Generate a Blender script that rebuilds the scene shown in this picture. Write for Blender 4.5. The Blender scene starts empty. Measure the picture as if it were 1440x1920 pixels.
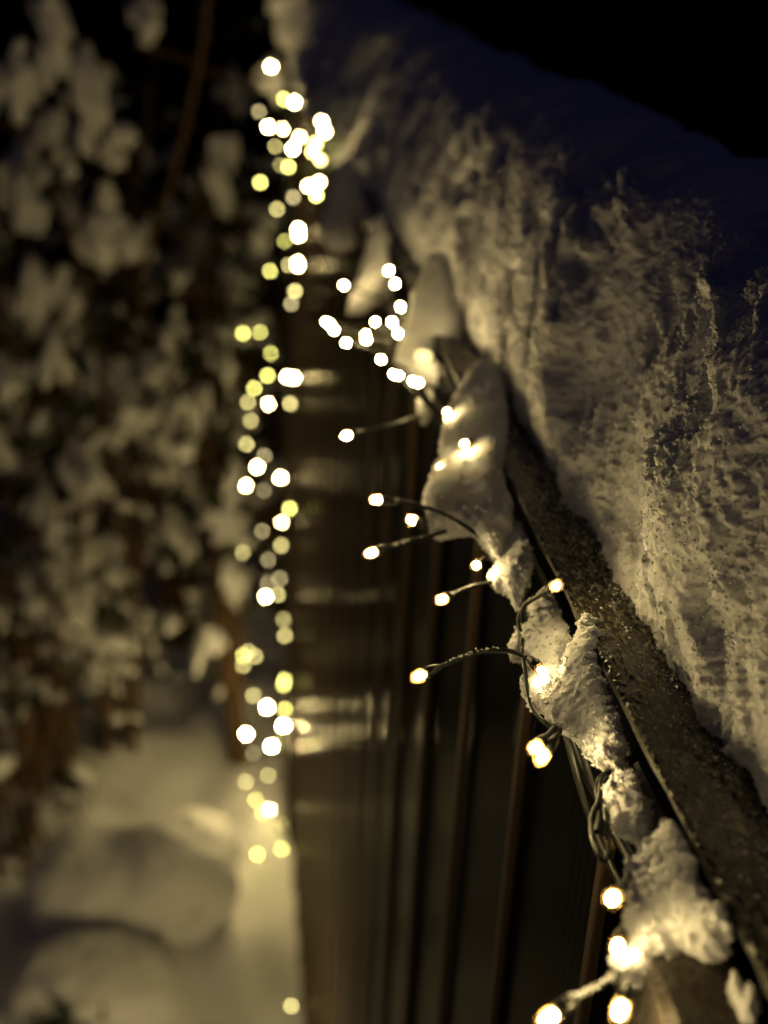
import bpy, math, random
import numpy as np

# ------------------------------------------------------------------ camera, light, exposure
scene = bpy.context.scene
COL = scene.collection
CAM_Z = 1.82
FPX = 2270.0                                   # focal length in pixels of the 1440x1920 photograph
_n = np.array([510 - 720, 5700 - 960, FPX]); _n /= np.linalg.norm(_n)      # straight down, camera axes (right, down, forward)
_d = np.array([420 - 720, -140 - 960, FPX]); _d -= _n * (_n @ _d); _d /= np.linalg.norm(_d)   # along the fence
M = np.array([np.cross(_d, -_n), _d, -_n])     # camera (right, down, forward) -> world
CAM = np.array([0.0, 0.0, CAM_Z])

cam_d = bpy.data.cameras.new("camera")
cam_d.sensor_fit = 'VERTICAL'; cam_d.sensor_height = 24.0; cam_d.sensor_width = 18.0
cam_d.lens = FPX / 1920 * 24.0
cam_d.clip_start = 0.01; cam_d.clip_end = 400
cam_d.dof.use_dof = True
cam_d.dof.focus_distance = 0.475
cam_d.dof.aperture_fstop = cam_d.lens / 7.8
cam = bpy.data.objects.new("camera", cam_d); COL.objects.link(cam)
from mathutils import Matrix, Vector
r_, u_, b_ = M @ np.array([1, 0, 0]), M @ np.array([0, -1, 0]), M @ np.array([0, 0, -1])
cam.matrix_world = Matrix(((r_[0], u_[0], b_[0], 0), (r_[1], u_[1], b_[1], 0), (r_[2], u_[2], b_[2], CAM_Z), (0, 0, 0, 1)))
scene.camera = cam

world = bpy.data.worlds.new("World"); scene.world = world; world.use_nodes = True
wn = world.node_tree.nodes; wl = world.node_tree.links
sky = wn.new('ShaderNodeTexSky'); sky.sky_type = 'NISHITA'; sky.sun_disc = False
sky.sun_elevation = math.radians(2); sky.sun_rotation = math.radians(200)
tint = wn.new('ShaderNodeMix'); tint.data_type = 'RGBA'; tint.blend_type = 'MULTIPLY'; tint.inputs[0].default_value = 1.0
tint.inputs[7].default_value = (0.36, 0.36, 1.0, 1)
wl.new(sky.outputs[0], tint.inputs[6]); wl.new(tint.outputs[2], wn['Background'].inputs[0])
wn['Background'].inputs[1].default_value = 0.0095

scene.view_settings.view_transform = 'Standard'; scene.view_settings.look = 'None'
scene.view_settings.exposure = 0.3; scene.view_settings.gamma = 1.0
scene.render.engine = 'CYCLES'
cy = scene.cycles
cy.use_denoising = True
try:
    cy.denoiser = 'OPENIMAGEDENOISE'; cy.denoising_input_passes = 'RGB_ALBEDO_NORMAL'
except Exception:
    pass
cy.use_adaptive_sampling = False
cy.max_bounces = 6; cy.diffuse_bounces = 3; cy.glossy_bounces = 3; cy.transmission_bounces = 4
cy.sample_clamp_indirect = 4.0
cy.caustics_reflective = False; cy.caustics_refractive = False

# ------------------------------------------------------------------ helpers
rng = np.random.default_rng(7); random.seed(7)

def ray(px, py): return M @ np.array([px - 720, py - 960, FPX])
def onx(px, py, x): r = ray(px, py); return CAM + r * (x / r[0])
def ony(px, py, y): r = ray(px, py); return CAM + r * (y / r[1])
def onz(px, py, z): r = ray(px, py); return CAM + r * ((z - CAM_Z) / r[2])

def _hash(ix, iy, iz, seed):
    h = (ix.astype(np.uint32) * np.uint32(374761393) + iy.astype(np.uint32) * np.uint32(668265263)
         + iz.astype(np.uint32) * np.uint32(2147483647 - 58) + np.uint32(seed * 144665 + 12345))
    h = (h ^ (h >> np.uint32(13))) * np.uint32(1274126177)
    h = (h ^ (h >> np.uint32(16))) * np.uint32(2246822519)
    h = h ^ (h >> np.uint32(13))
    return h.astype(np.float64) / 4294967295.0

def noise(x, y, z, seed=0):
    x = np.asarray(x, float) + 1000; y = np.asarray(y, float) + 1000; z = np.asarray(z, float) + 1000
    ix, iy, iz = np.floor(x).astype(np.int64), np.floor(y).astype(np.int64), np.floor(z).astype(np.int64)
    fx, fy, fz = x - ix, y - iy, z - iz
    fx, fy, fz = fx*fx*(3-2*fx), fy*fy*(3-2*fy), fz*fz*(3-2*fz)
    out = 0
    for a in (0, 1):
        for b in (0, 1):
            for c in (0, 1):
                out = out + _hash(ix+a, iy+b, iz+c, seed) * (fx if a else 1-fx) * (fy if b else 1-fy) * (fz if c else 1-fz)
    return out * 2 - 1

def fbm(x, y, z, seed=0, octs=3, gain=0.5):
    s, a = 0, 1.0
    for o in range(octs):
        s = s + a * noise(x * 2**o, y * 2**o, z * 2**o, seed + o); a *= gain
    return s

def mesh_np(name, V, F, mat, parent=None, smooth=True):
    V = np.asarray(V, np.float32); 
    groups = F if isinstance(F, list) else [F]
    me = bpy.data.meshes.new(name)
    me.vertices.add(len(V)); me.vertices.foreach_set('co', V.ravel())
    nl = sum(g.size for g in groups); nf = sum(len(g) for g in groups)
    me.loops.add(nl); me.polygons.add(nf)
    me.loops.foreach_set('vertex_index', np.concatenate([g.ravel() for g in groups]).astype(np.int32))
    tot = np.concatenate([np.full(len(g), g.shape[1]) for g in groups]).astype(np.int32)
    st = np.concatenate([[0], np.cumsum(tot)[:-1]]).astype(np.int32)
    me.polygons.foreach_set('loop_start', st)
    me.polygons.foreach_set('use_smooth', np.full(nf, smooth))
    me.update(calc_edges=True); me.validate()
    if mat is not None: me.materials.append(mat)
    o = bpy.data.objects.new(name, me); COL.objects.link(o)
    if parent is not None: o.parent = parent
    return o

class MB:
    """collects quads/tris of one part"""
    def __init__(s): s.v = []; s.q = []; s.t = []; s.n = 0
    def add(s, V, Q=None, T=None):
        if Q is not None and len(Q): s.q.append(np.asarray(Q) + s.n)
        if T is not None and len(T): s.t.append(np.asarray(T) + s.n)
        s.v.append(np.asarray(V, float)); s.n += len(V); return s
    def box(s, lo, hi, bev=0.0):
        x0, y0, z0 = lo; x1, y1, z1 = hi; b = bev
        if b <= 0:
            V = [(x, y, z) for x in (x0, x1) for y in (y0, y1) for z in (z0, z1)]
            return s.add(V, [(0,1,3,2),(4,6,7,5),(0,4,5,1),(2,3,7,6),(0,2,6,4),(1,5,7,3)])
        bm_v = []; idx = {}
        import itertools
        for sx, sy, sz in itertools.product((0,1),(0,1),(0,1)):
            cx, cy_, cz = (x1 if sx else x0), (y1 if sy else y0), (z1 if sz else z0)
            dx, dy, dz = (-b if sx else b), (-b if sy else b), (-b if sz else b)
            for k, p in enumerate(((cx, cy_+dy, cz+dz), (cx+dx, cy_, cz+dz), (cx+dx, cy_+dy, cz))):
                idx[(sx,sy,sz,k)] = len(bm_v); bm_v.append(p)
        Q = []; T = []
        g = lambda *a: idx[a]
        for s_ in (0, 1):
            f = [g(s_,0,0,0), g(s_,1,0,0), g(s_,1,1,0), g(s_,0,1,0)]; Q.append(f if s_ else f[::-1])
            f = [g(0,s_,0,1), g(0,s_,1,1), g(1,s_,1,1), g(1,s_,0,1)]; Q.append(f if s_ else f[::-1])
            f = [g(0,0,s_,2), g(1,0,s_,2), g(1,1,s_,2), g(0,1,s_,2)]; Q.append(f if s_ else f[::-1])
        for a in (0, 1):
            for c in (0, 1):
                f = [g(a,c,0,0), g(a,c,1,0), g(a,c,1,1), g(a,c,0,1)]; Q.append(f if a != c else f[::-1])
                f = [g(a,0,c,0), g(a,0,c,2), g(a,1,c,2), g(a,1,c,0)]; Q.append(f if a != c else f[::-1])
                f = [g(0,a,c,1), g(1,a,c,1), g(1,a,c,2), g(0,a,c,2)]; Q.append(f if a != c else f[::-1])
        for sx, sy, sz in itertools.product((0,1),(0,1),(0,1)):
            f = [g(sx,sy,sz,0), g(sx,sy,sz,1), g(sx,sy,sz,2)]; T.append(f if (sx+sy+sz) % 2 == 1 else f[::-1])
        return s.add(bm_v, Q, T)
    def tube(s, P, R, n=8, caps=True):
        P = np.asarray(P, float); k = len(P); R = np.broadcast_to(np.asarray(R, float), (k,))
        Tn = np.gradient(P, axis=0); Tn /= np.linalg.norm(Tn, axis=1)[:, None] + 1e-12
        up = np.array([0.21, 0.13, 0.97]); 
        if abs(Tn[0] @ up) > 0.95: up = np.array([0.97, 0.2, 0.13])
        N = up - Tn[0] * (Tn[0] @ up); N /= np.linalg.norm(N)
        a = np.arange(n) / n * 2 * np.pi; V = []
        for i in range(k):
            N = N - Tn[i] * (Tn[i] @ N); N /= np.linalg.norm(N) + 1e-12
            B = np.cross(Tn[i], N)
            V.append(P[i] + R[i] * (np.cos(a)[:, None] * N + np.sin(a)[:, None] * B))
        V = np.concatenate(V); Q = []
        for i in range(k - 1):
            for j in range(n):
                j2 = (j + 1) % n
                Q.append((i*n+j, i*n+j2, (i+1)*n+j2, (i+1)*n+j))
        T = []
        if caps:
            V = np.concatenate([V, P[:1], P[-1:]])
            for j in range(n):
                j2 = (j + 1) % n
                T.append((k*n, j2, j)); T.append((k*n+1, (k-1)*n+j, (k-1)*n+j2))
        return s.add(V, Q, T)
    def build(s, name, mat, parent=None, smooth=True):
        F = []
        if s.q: F.append(np.concatenate(s.q))
        if s.t: F.append(np.concatenate(s.t))
        return mesh_np(name, np.concatenate(s.v), F, mat, parent, smooth)

def spline(P, n):
    P = np.asarray(P, float); k = len(P)
    if k == 2: return P[0] + (P[1] - P[0]) * np.linspace(0, 1, n)[:, None]
    t = np.linspace(0, k - 1 - 1e-9, n); i = t.astype(int); f = (t - i)[:, None]
    g = lambda j: P[np.clip(j, 0, k - 1)]
    p0, p1, p2, p3 = g(i-1), g(i), g(i+1), g(i+2)
    return 0.5 * (2*p1 + (p2-p0)*f + (2*p0-5*p1+4*p2-p3)*f**2 + (3*p1-p0-3*p2+p3)*f**3)

def surfnet(phi, org, h):
    """surface nets of a scalar grid, solid where phi > 0"""
    nx, ny, nz = phi.shape; ins = phi > 0
    corners = [(a, b, c) for a in (0,1) for b in (0,1) for c in (0,1)]
    sl = lambda A, a, b, c: A[a:nx-1+a, b:ny-1+b, c:nz-1+c]
    assert ins.any(), 'empty field'
    cnt = sum(sl(ins, *k).astype(np.int8) for k in corners)
    act = (cnt > 0) & (cnt < 8)
    idx = np.full(act.shape, -1, np.int64); idx[act] = np.arange(act.sum())
    ci = np.argwhere(act)
    val = {k: sl(phi, *k)[act] for k in corners}
    acc = np.zeros((len(ci), 3)); num = np.zeros(len(ci))
    for a in corners:
        for ax in range(3):
            if a[ax]: continue
            b = list(a); b[ax] = 1; b = tuple(b)
            va, vb = val[a], val[b]; m = (va > 0) != (vb > 0)
            t = np.where(m, va / np.where(m, va - vb, 1), 0)
            p = np.array(a, float)[None, :] + 0 * acc; p[:, ax] += t
            acc[m] += p[m]; num[m] += 1
    V = (ci + acc / num[:, None]) * h + np.asarray(org)
    Q = []
    for ax in range(3):
        o1, o2 = [(1, 2), (2, 0), (0, 1)][ax]
        sa = [slice(1, -1)] * 3; sb = [slice(1, -1)] * 3
        sa[ax] = slice(0, phi.shape[ax]-1); sb[ax] = slice(1, phi.shape[ax])
        A, B = ins[tuple(sa)], ins[tuple(sb)]
        e = np.argwhere(A != B); 
        if not len(e): continue
        flip = A[tuple(e.T)]
        e = e.copy(); 
        for k in range(3):
            if k != ax: e[:, k] += 1
        def cell(d1, d2):
            q = e.copy(); q[:, o1] -= d1; q[:, o2] -= d2
            return idx[q[:, 0], q[:, 1], q[:, 2]]
        q = np.stack([cell(1, 1), cell(0, 1), cell(0, 0), cell(1, 0)], 1)
        q[~flip] = q[~flip][:, ::-1]
        Q.append(q)
    return V, np.concatenate(Q)

_oct_v = np.array([(1,0,0),(-1,0,0),(0,1,0),(0,-1,0),(0,0,1),(0,0,-1)], float)
_oct_f = np.array([(0,2,4),(2,1,4),(1,3,4),(3,0,4),(2,0,5),(1,2,5),(3,1,5),(0,3,5)])
def granules(P, rad):
    """tiny randomly turned ice grains at points P"""
    n = len(P); A = rng.normal(size=(n, 3, 3)); Qm, _ = np.linalg.qr(A)
    st = rng.uniform(0.55, 1.25, (n, 1, 3))
    V = (_oct_v[None] * st) @ Qm * np.asarray(rad)[:, None, None] + P[:, None, :]
    F = _oct_f[None] + 6 * np.arange(n)[:, None, None]
    return V.reshape(-1, 3), F.reshape(-1, 3)

def empty(name, loc, label, cat, group=None):
    o = bpy.data.objects.new(name, None); o.empty_display_size = 0.05; COL.objects.link(o)
    o.location = tuple(loc); return tag(o, label, cat, group)
def tag(o, label, cat, group=None):
    o['label'] = label; o['category'] = cat
    if group: o['group'] = group
    return o

# ------------------------------------------------------------------ materials
def new_mat(name):
    m = bpy.data.materials.new(name); m.use_nodes = True
    nt = m.node_tree; return m, nt, nt.nodes['Principled BSDF']

def snow_mat(name, sss=0.0, radius=0.003, bump=0.25, scale=900, sparkle=True):
    m, nt, p = new_mat(name); N, L = nt.nodes, nt.links
    p.inputs['Base Color'].default_value = (0.90, 0.90, 0.91, 1)
    p.inputs['Roughness'].default_value = 0.55
    p.inputs['Specular IOR Level'].default_value = 0.25
    if sss > 0:
        p.inputs['Subsurface Weight'].default_value = sss
        p.inputs['Subsurface Radius'].default_value = (1.0, 0.95, 0.8)
        p.inputs['Subsurface Scale'].default_value = radius
    tc = N.new('ShaderNodeTexCoord')
    n1 = N.new('ShaderNodeTexNoise'); n1.inputs['Scale'].default_value = scale; n1.inputs['Detail'].default_value = 3
    L.new(tc.outputs['Object'], n1.inputs['Vector'])
    b = N.new('ShaderNodeBump'); b.inputs['Strength'].default_value = bump; b.inputs['Distance'].default_value = 0.001
    L.new(n1.outputs['Fac'], b.inputs['Height']); L.new(b.outputs[0], p.inputs['Normal'])
    return m
M_CLUMP = snow_mat('snow_clump', 0.4, 0.003, 0.4, 800)
M_GLOWCLUMP = snow_mat('snow_clump_thin', 0.9, 0.008, 0.4, 800)
M_GRAIN = snow_mat('snow_grain', 0, 0, 0.0, 650)
M_BANK = snow_mat('snow_bank', 0.5, 0.003, 0.5, 900)
M_GROUND = snow_mat('snow_ground', 0, 0, 0.2, 60)
M_SHRUBSNOW = snow_mat('snow_branch', 0, 0, 0.2, 150)

def wood_mat(name, col, rough, grain_axis, frost=0.0, bump=0.3, gscale=60.0, spec=0.5):
    m, nt, p = new_mat(name); N, L = nt.nodes, nt.links
    tc = N.new('ShaderNodeTexCoord'); mp = N.new('ShaderNodeMapping')
    sc = [gscale * 6] * 3; sc[grain_axis] = gscale * 0.25
    mp.inputs['Scale'].default_value = sc; L.new(tc.outputs['Object'], mp.inputs['Vector'])
    n = N.new('ShaderNodeTexNoise'); n.inputs['Scale'].default_value = 1.0; n.inputs['Detail'].default_value = 5
    L.new(mp.outputs[0], n.inputs['Vector'])
    cr = N.new('ShaderNodeValToRGB')
    cr.color_ramp.elements[0].position = 0.3; cr.color_ramp.elements[1].position = 0.75
    cr.color_ramp.elements[0].color = tuple(c * 0.55 for c in col) + (1,); cr.color_ramp.elements[1].color = tuple(c * 1.35 for c in col) + (1,)
    L.new(n.outputs['Fac'], cr.inputs[0])
    p.inputs['Roughness'].default_value = rough; p.inputs['Specular IOR Level'].default_value = spec
    b = N.new('ShaderNodeBump'); b.inputs['Strength'].default_value = bump; b.inputs['Distance'].default_value = 0.0015
    L.new(n.outputs['Fac'], b.inputs['Height'])
    if frost > 0:
        # rime: fine crystals and scratches frozen on the wet top of the rail
        f1 = N.new('ShaderNodeTexNoise'); f1.inputs['Scale'].default_value = 75; f1.inputs['Detail'].default_value = 3
        L.new(tc.outputs['Object'], f1.inputs['Vector'])
        mp2 = N.new('ShaderNodeMapping'); mp2.inputs['Scale'].default_value = (1500, 420, 1500); mp2.inputs['Rotation'].default_value = (0, 0, 0.12)
        L.new(tc.outputs['Object'], mp2.inputs['Vector'])
        f2 = N.new('ShaderNodeTexNoise'); f2.inputs['Scale'].default_value = 1; f2.inputs['Detail'].default_value = 4; f2.inputs['Roughness'].default_value = 0.65
        L.new(mp2.outputs[0], f2.inputs['Vector'])
        ad = N.new('ShaderNodeMath'); ad.operation = 'MULTIPLY_ADD'; ad.inputs[1].default_value = 0.45
        L.new(f1.outputs['Fac'], ad.inputs[0]); L.new(f2.outputs['Fac'], ad.inputs[2])
        r2 = N.new('ShaderNodeValToRGB'); r2.color_ramp.elements[0].position = 0.70 ; r2.color_ramp.elements[1].position = 0.90
        L.new(ad.outputs[0], r2.inputs[0])
        sc_ = N.new('ShaderNodeMath'); sc_.operation = 'MULTIPLY'; sc_.inputs[1].default_value = frost; L.new(r2.outputs[0], sc_.inputs[0])
        mx = N.new('ShaderNodeMix'); mx.data_type = 'RGBA'; L.new(sc_.outputs[0], mx.inputs[0]); L.new(cr.outputs[0], mx.inputs[6])
        mx.inputs[7].default_value = (0.75, 0.76, 0.78, 1); L.new(mx.outputs[2], p.inputs['Base Color'])
        b2 = N.new('ShaderNodeBump'); b2.inputs['Strength'].default_value = 0.9; b2.inputs['Distance'].default_value = 0.0008
        L.new(ad.outputs[0], b2.inputs['Height']); L.new(b.outputs[0], b2.inputs['Normal']); L.new(b2.outputs[0], p.inputs['Normal'])
    else:
        L.new(cr.outputs[0], p.inputs['Base Color']); L.new(b.outputs[0], p.inputs['Normal'])
    return m
M_BOARD = wood_mat('painted_board', (0.004, 0.004, 0.007), 0.22, 2, 0, 0.15, 40, 0.008)
M_BATTEN = wood_mat('brown_batten', (0.13, 0.085, 0.05), 0.5, 2, 0, 0.3, 40, 0.2)  # battens a paler brown than the boards
M_RAIL = wood_mat('frosted_rail', (0.020, 0.016, 0.010), 0.4, 1, 0.12, 0.5, 60)
def frost_mat():
    m, nt, p = new_mat('wet_frost'); N, L = nt.nodes, nt.links
    tc = N.new('ShaderNodeTexCoord'); mp = N.new('ShaderNodeMapping'); mp.inputs['Scale'].default_value = (420, 240, 420); L.new(tc.outputs['Object'], mp.inputs['Vector'])
    n = N.new('ShaderNodeTexNoise'); n.inputs['Scale'].default_value = 1; n.inputs['Detail'].default_value = 5; n.inputs['Roughness'].default_value = 0.7; L.new(mp.outputs[0], n.inputs['Vector'])
    cr = N.new('ShaderNodeValToRGB'); e = cr.color_ramp.elements
    e[0].position = 0.50; e[0].color = (0.022, 0.018, 0.009, 1); e[1].position = 0.82; e[1].color = (0.62, 0.58, 0.42, 1)
    L.new(n.outputs['Fac'], cr.inputs[0]); L.new(cr.outputs[0], p.inputs['Base Color'])
    p.inputs['Roughness'].default_value = 0.17; p.inputs['Specular IOR Level'].default_value = 0.6
    b = N.new('ShaderNodeBump'); b.inputs['Strength'].default_value = 0.6; b.inputs['Distance'].default_value = 0.0006
    L.new(n.outputs['Fac'], b.inputs['Height']); L.new(b.outputs[0], p.inputs['Normal'])
    return m
M_FROST = frost_mat()
M_POST = wood_mat('rough_post', (0.04, 0.03, 0.02), 0.75, 2, 0.1, 0.8, 70, 0.15)

def plain(name, col, rough, spec=0.5):
    m, nt, p = new_mat(name); N, L = nt.nodes, nt.links
    tc = N.new('ShaderNodeTexCoord'); n = N.new('ShaderNodeTexNoise'); n.inputs['Scale'].default_value = 40
    L.new(tc.outputs['Object'], n.inputs['Vector'])
    mx = N.new('ShaderNodeMix'); mx.data_type = 'RGBA'; L.new(n.outputs['Fac'], mx.inputs[0])
    mx.inputs[6].default_value = tuple(c*0.7 for c in col)+(1,); mx.inputs[7].default_value = tuple(c*1.3 for c in col)+(1,)
    L.new(mx.outputs[2], p.inputs['Base Color'])
    p.inputs['Roughness'].default_value = rough; p.inputs['Specular IOR Level'].default_value = spec
    return m
M_CABLE = plain('cable_plastic', (0.004, 0.005, 0.003), 0.45, 0.3)
M_BARK = plain('bark', (0.14, 0.085, 0.042), 0.8, 0.2)
M_LEAF = plain('leaf', (0.03, 0.05, 0.015), 0.6, 0.3)
M_UNLIT = plain('unlit_black', (0.004, 0.004, 0.004), 0.8, 0.05)  # darkness put into the colour, for unlit ground and hedge core

WARM = (1.0, 0.74, 0.31)
def led_mat(name, strength, col=WARM):
    m = bpy.data.materials.new(name); m.use_nodes = True; nt = m.node_tree; N, L = nt.nodes, nt.links
    N.remove(N['Principled BSDF'])
    e = N.new('ShaderNodeEmission'); e.inputs[0].default_value = col + (1,); e.inputs[1].default_value = strength
    L.new(e.outputs[0], N['Material Output'].inputs['Surface'])
    return m
def lens_mat():
    m = bpy.data.materials.new('halo_lens'); m.use_nodes = True; nt = m.node_tree; N, L = nt.nodes, nt.links
    N.remove(N['Principled BSDF'])
    t = N.new('ShaderNodeBsdfTransparent'); d = N.new('ShaderNodeBsdfTranslucent'); d.inputs[0].default_value = (1.0, 0.62, 0.25, 1)  # orange tint puts a warm halo rim into the lens cap
    n = N.new('ShaderNodeTexNoise'); n.inputs['Scale'].default_value = 700
    tc = N.new('ShaderNodeTexCoord'); L.new(tc.outputs['Object'], n.inputs['Vector'])
    k = N.new('ShaderNodeMath'); k.operation = 'MULTIPLY'; k.inputs[1].default_value = 0.05; L.new(n.outputs['Fac'], k.inputs[0])
    mx = N.new('ShaderNodeMixShader'); L.new(k.outputs[0], mx.inputs[0])
    L.new(t.outputs[0], mx.inputs[1]); L.new(d.outputs[0], mx.inputs[2]); L.new(mx.outputs[0], N['Material Output'].inputs['Surface'])
    return m
LED_NEAR = led_mat('led_near', 240)
LED_BURIED = led_mat('led_buried', 1.6, (1.0, 0.82, 0.32))
LED_LOW = led_mat('led_far_low', 1150)
LED_GROUND_FILL = led_mat('led_ground_fill', 1900)
LED_RAIL = led_mat('led_far_rail', 60)
LED_FILL = led_mat('led_clump_fill', 75)
LED_FILL_BRIGHT = led_mat('led_clump_fill_bright', 160)
LED_SMALL = led_mat('led_dim', 60)
LED_HALF = led_mat('led_half', 130)
LED_GLOW = led_mat('led_glow', 60)
M_LENS = lens_mat()
LED_MID = led_mat('led_mid', 210)
LED_FAR = {'W': led_mat('led_far_bright', 170), 'Y': led_mat('led_far_yellow', 22, (1.0, 0.93, 0.22)), 'D': led_mat('led_far_dim', 13, (1.0, 0.84, 0.30)),
           'F': led_mat('led_far_faint', 7, (1.0, 0.80, 0.38))}

# ------------------------------------------------------------------ setting: ground
GZ = -0.53
def gridmesh(xs, ys, fz):
    X, Y = np.meshgrid(xs, ys, indexing='ij'); Z = fz(X, Y)
    V = np.stack([X, Y, Z], -1).reshape(-1, 3); nx, ny = X.shape
    i = np.arange(nx-1)[:, None] * ny + np.arange(ny-1)[None, :]
    Q = np.stack([i, i+ny, i+ny+1, i+1], -1).reshape(-1, 4)
    return V, Q
def ground_z(X, Y):
    near = np.clip((0.16 - X) / 0.35, 0, 1)
    z = GZ + 0.05 * fbm(X*2.2, Y*2.2, 0*X, 3, 3) * np.clip(near + 0.25, 0, 1)
    z += 0.035 * np.exp(-((X-0.03)/0.10)**2) * (1 + 0.8*noise(Y*5, 0*X, 0*X, 5))
    z += 0.02 * noise(X*9, Y*9, 0*X, 9)
    return z
xs = np.concatenate([-np.geomspace(300, 2.1, 30), np.linspace(-2, 0.30, 130)])
ys = np.concatenate([-np.geomspace(300, 1.1, 20), np.linspace(-1, 4.5, 240), np.geomspace(4.6, 300, 30)])
V, Q = gridmesh(xs, ys, ground_z)
o = mesh_np('snow_ground', V, Q, M_GROUND); o['kind'] = 'structure'
V, Q = gridmesh(np.array([0.30, 1, 3, 10, 300.]), np.array([-300, -5, 0, 5, 300.]), lambda X, Y: 0*X + GZ - 0.06)
o = mesh_np('unlit_ground', V, Q, M_UNLIT); o['kind'] = 'structure'  # near-black sheet standing for the unlit ground behind the fence

# ------------------------------------------------------------------ fence
RAIL_X0, RAIL_X1, RAIL_Z0, RAIL_Z1 = 0.140, 0.312, 1.540, 1.570
FENCE_END = 2.76
fence = empty('wooden_fence', (0.2, 1.4, GZ), 'dark brown fence of upright boards under a broad frosted capping rail', 'fence')
def child(mb, name, mat, parent, smooth=False):
    o = mb.build(name, mat, None, smooth); o.parent = parent
    o.matrix_parent_inverse = Matrix.Translation(parent.location).inverted()
    return o
pitch = 0.1345; y = 0.497 - 4*pitch
while y < FENCE_END - 0.1:
    dx = rng.uniform(-0.0008, 0.0008)
    child(MB().box((0.1497+dx, y+0.001, GZ-0.15), (0.168, y+pitch-0.001, RAIL_Z0-0.001), 0.0015), 'board', M_BOARD, fence)
    child(MB().box((0.1438, y-0.004, GZ-0.15), (0.1485, y+0.004, 1.498), 0.0008), 'batten', M_BATTEN, fence)
    y += pitch
# frosted capping rail, slightly wavy arris
mb = MB(); ny = 300; yy = np.linspace(-0.3, FENCE_END+0.06, ny)
prof = [(RAIL_X0+0.022, RAIL_Z0), (RAIL_X0+0.0016, RAIL_Z1-0.0042), (RAIL_X0, RAIL_Z1-0.0022), (RAIL_X0+0.0025, RAIL_Z1), (0.17, RAIL_Z1+0.0003), (RAIL_X1, RAIL_Z1), (RAIL_X1, RAIL_Z0)]
V = np.concatenate([np.stack([px + 0.0006*noise(yy*60, 0*yy+k, 0*yy, 31), yy, pz + 0.0006*noise(yy*40, 0*yy, 0*yy+k, 32)], 1) for k, (px, pz) in enumerate(prof)])
Q = []
for a in range(len(prof)):
    b = (a+1) % len(prof)
    i = np.arange(ny-1); Q.append(np.stack([a*ny+i, a*ny+i+1, b*ny+i+1, b*ny+i], 1))
mb.add(V, np.concatenate(Q)); 
cap = lambda e: [a*ny+e for a in range(len(prof))]
child(mb, 'capping_rail', M_RAIL, fence)
gx = np.arange(0.1405, 0.1745, 0.00045); gy = [0.10]
while gy[-1] < 1.3: gy.append(gy[-1] + max(0.0005, 0.0013*gy[-1]))
def frost_z(X, Y):
    g = np.maximum(noise(X*900, Y*620, 0*X, 61), 0)*0.0010 + np.maximum(noise(X*420, Y*300, 0*X, 62), 0)*0.0012
    scr = np.abs(noise(X*520 + Y*180, Y*110 - X*60, 0*X, 64)); scr2 = np.abs(noise(X*300 - Y*150, Y*120 + X*80, 0*X, 65))
    patch = np.clip(0.45 + 1.2*noise(X*70, Y*22, 0*X, 66) + np.clip((X-0.152)/0.012, -0.4, 0.8), 0.05, 1)
    return RAIL_Z1 + 0.0004 + g*patch - 0.0003*np.clip(0.12-scr, 0, 1)*6 - 0.0003*np.clip(0.10-scr2, 0, 1)*6 - np.clip((0.1412-X)/0.0007, 0, 1)*0.0009
V, Q = gridmesh(gx, np.array(gy), frost_z)
child(MB().add(V, Q), 'frost', M_FROST, fence, True)
child(MB().box((0.182, -0.3, 1.40), (0.215, FENCE_END, 1.475), 0.003).box((0.182, -0.3, 0.0), (0.215, FENCE_END, 0.09), 0.003), 'cross_rail', M_BOARD, fence)
child(MB().box((0.117, 0.165, GZ-0.2), (0.144, 0.262, 1.553), 0.003), 'post', M_POST, fence)
child(MB().box((0.135, FENCE_END-0.075, GZ-0.2), (0.235, FENCE_END+0.025, RAIL_Z0-0.0015), 0.004), 'post', M_POST, fence)

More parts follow.
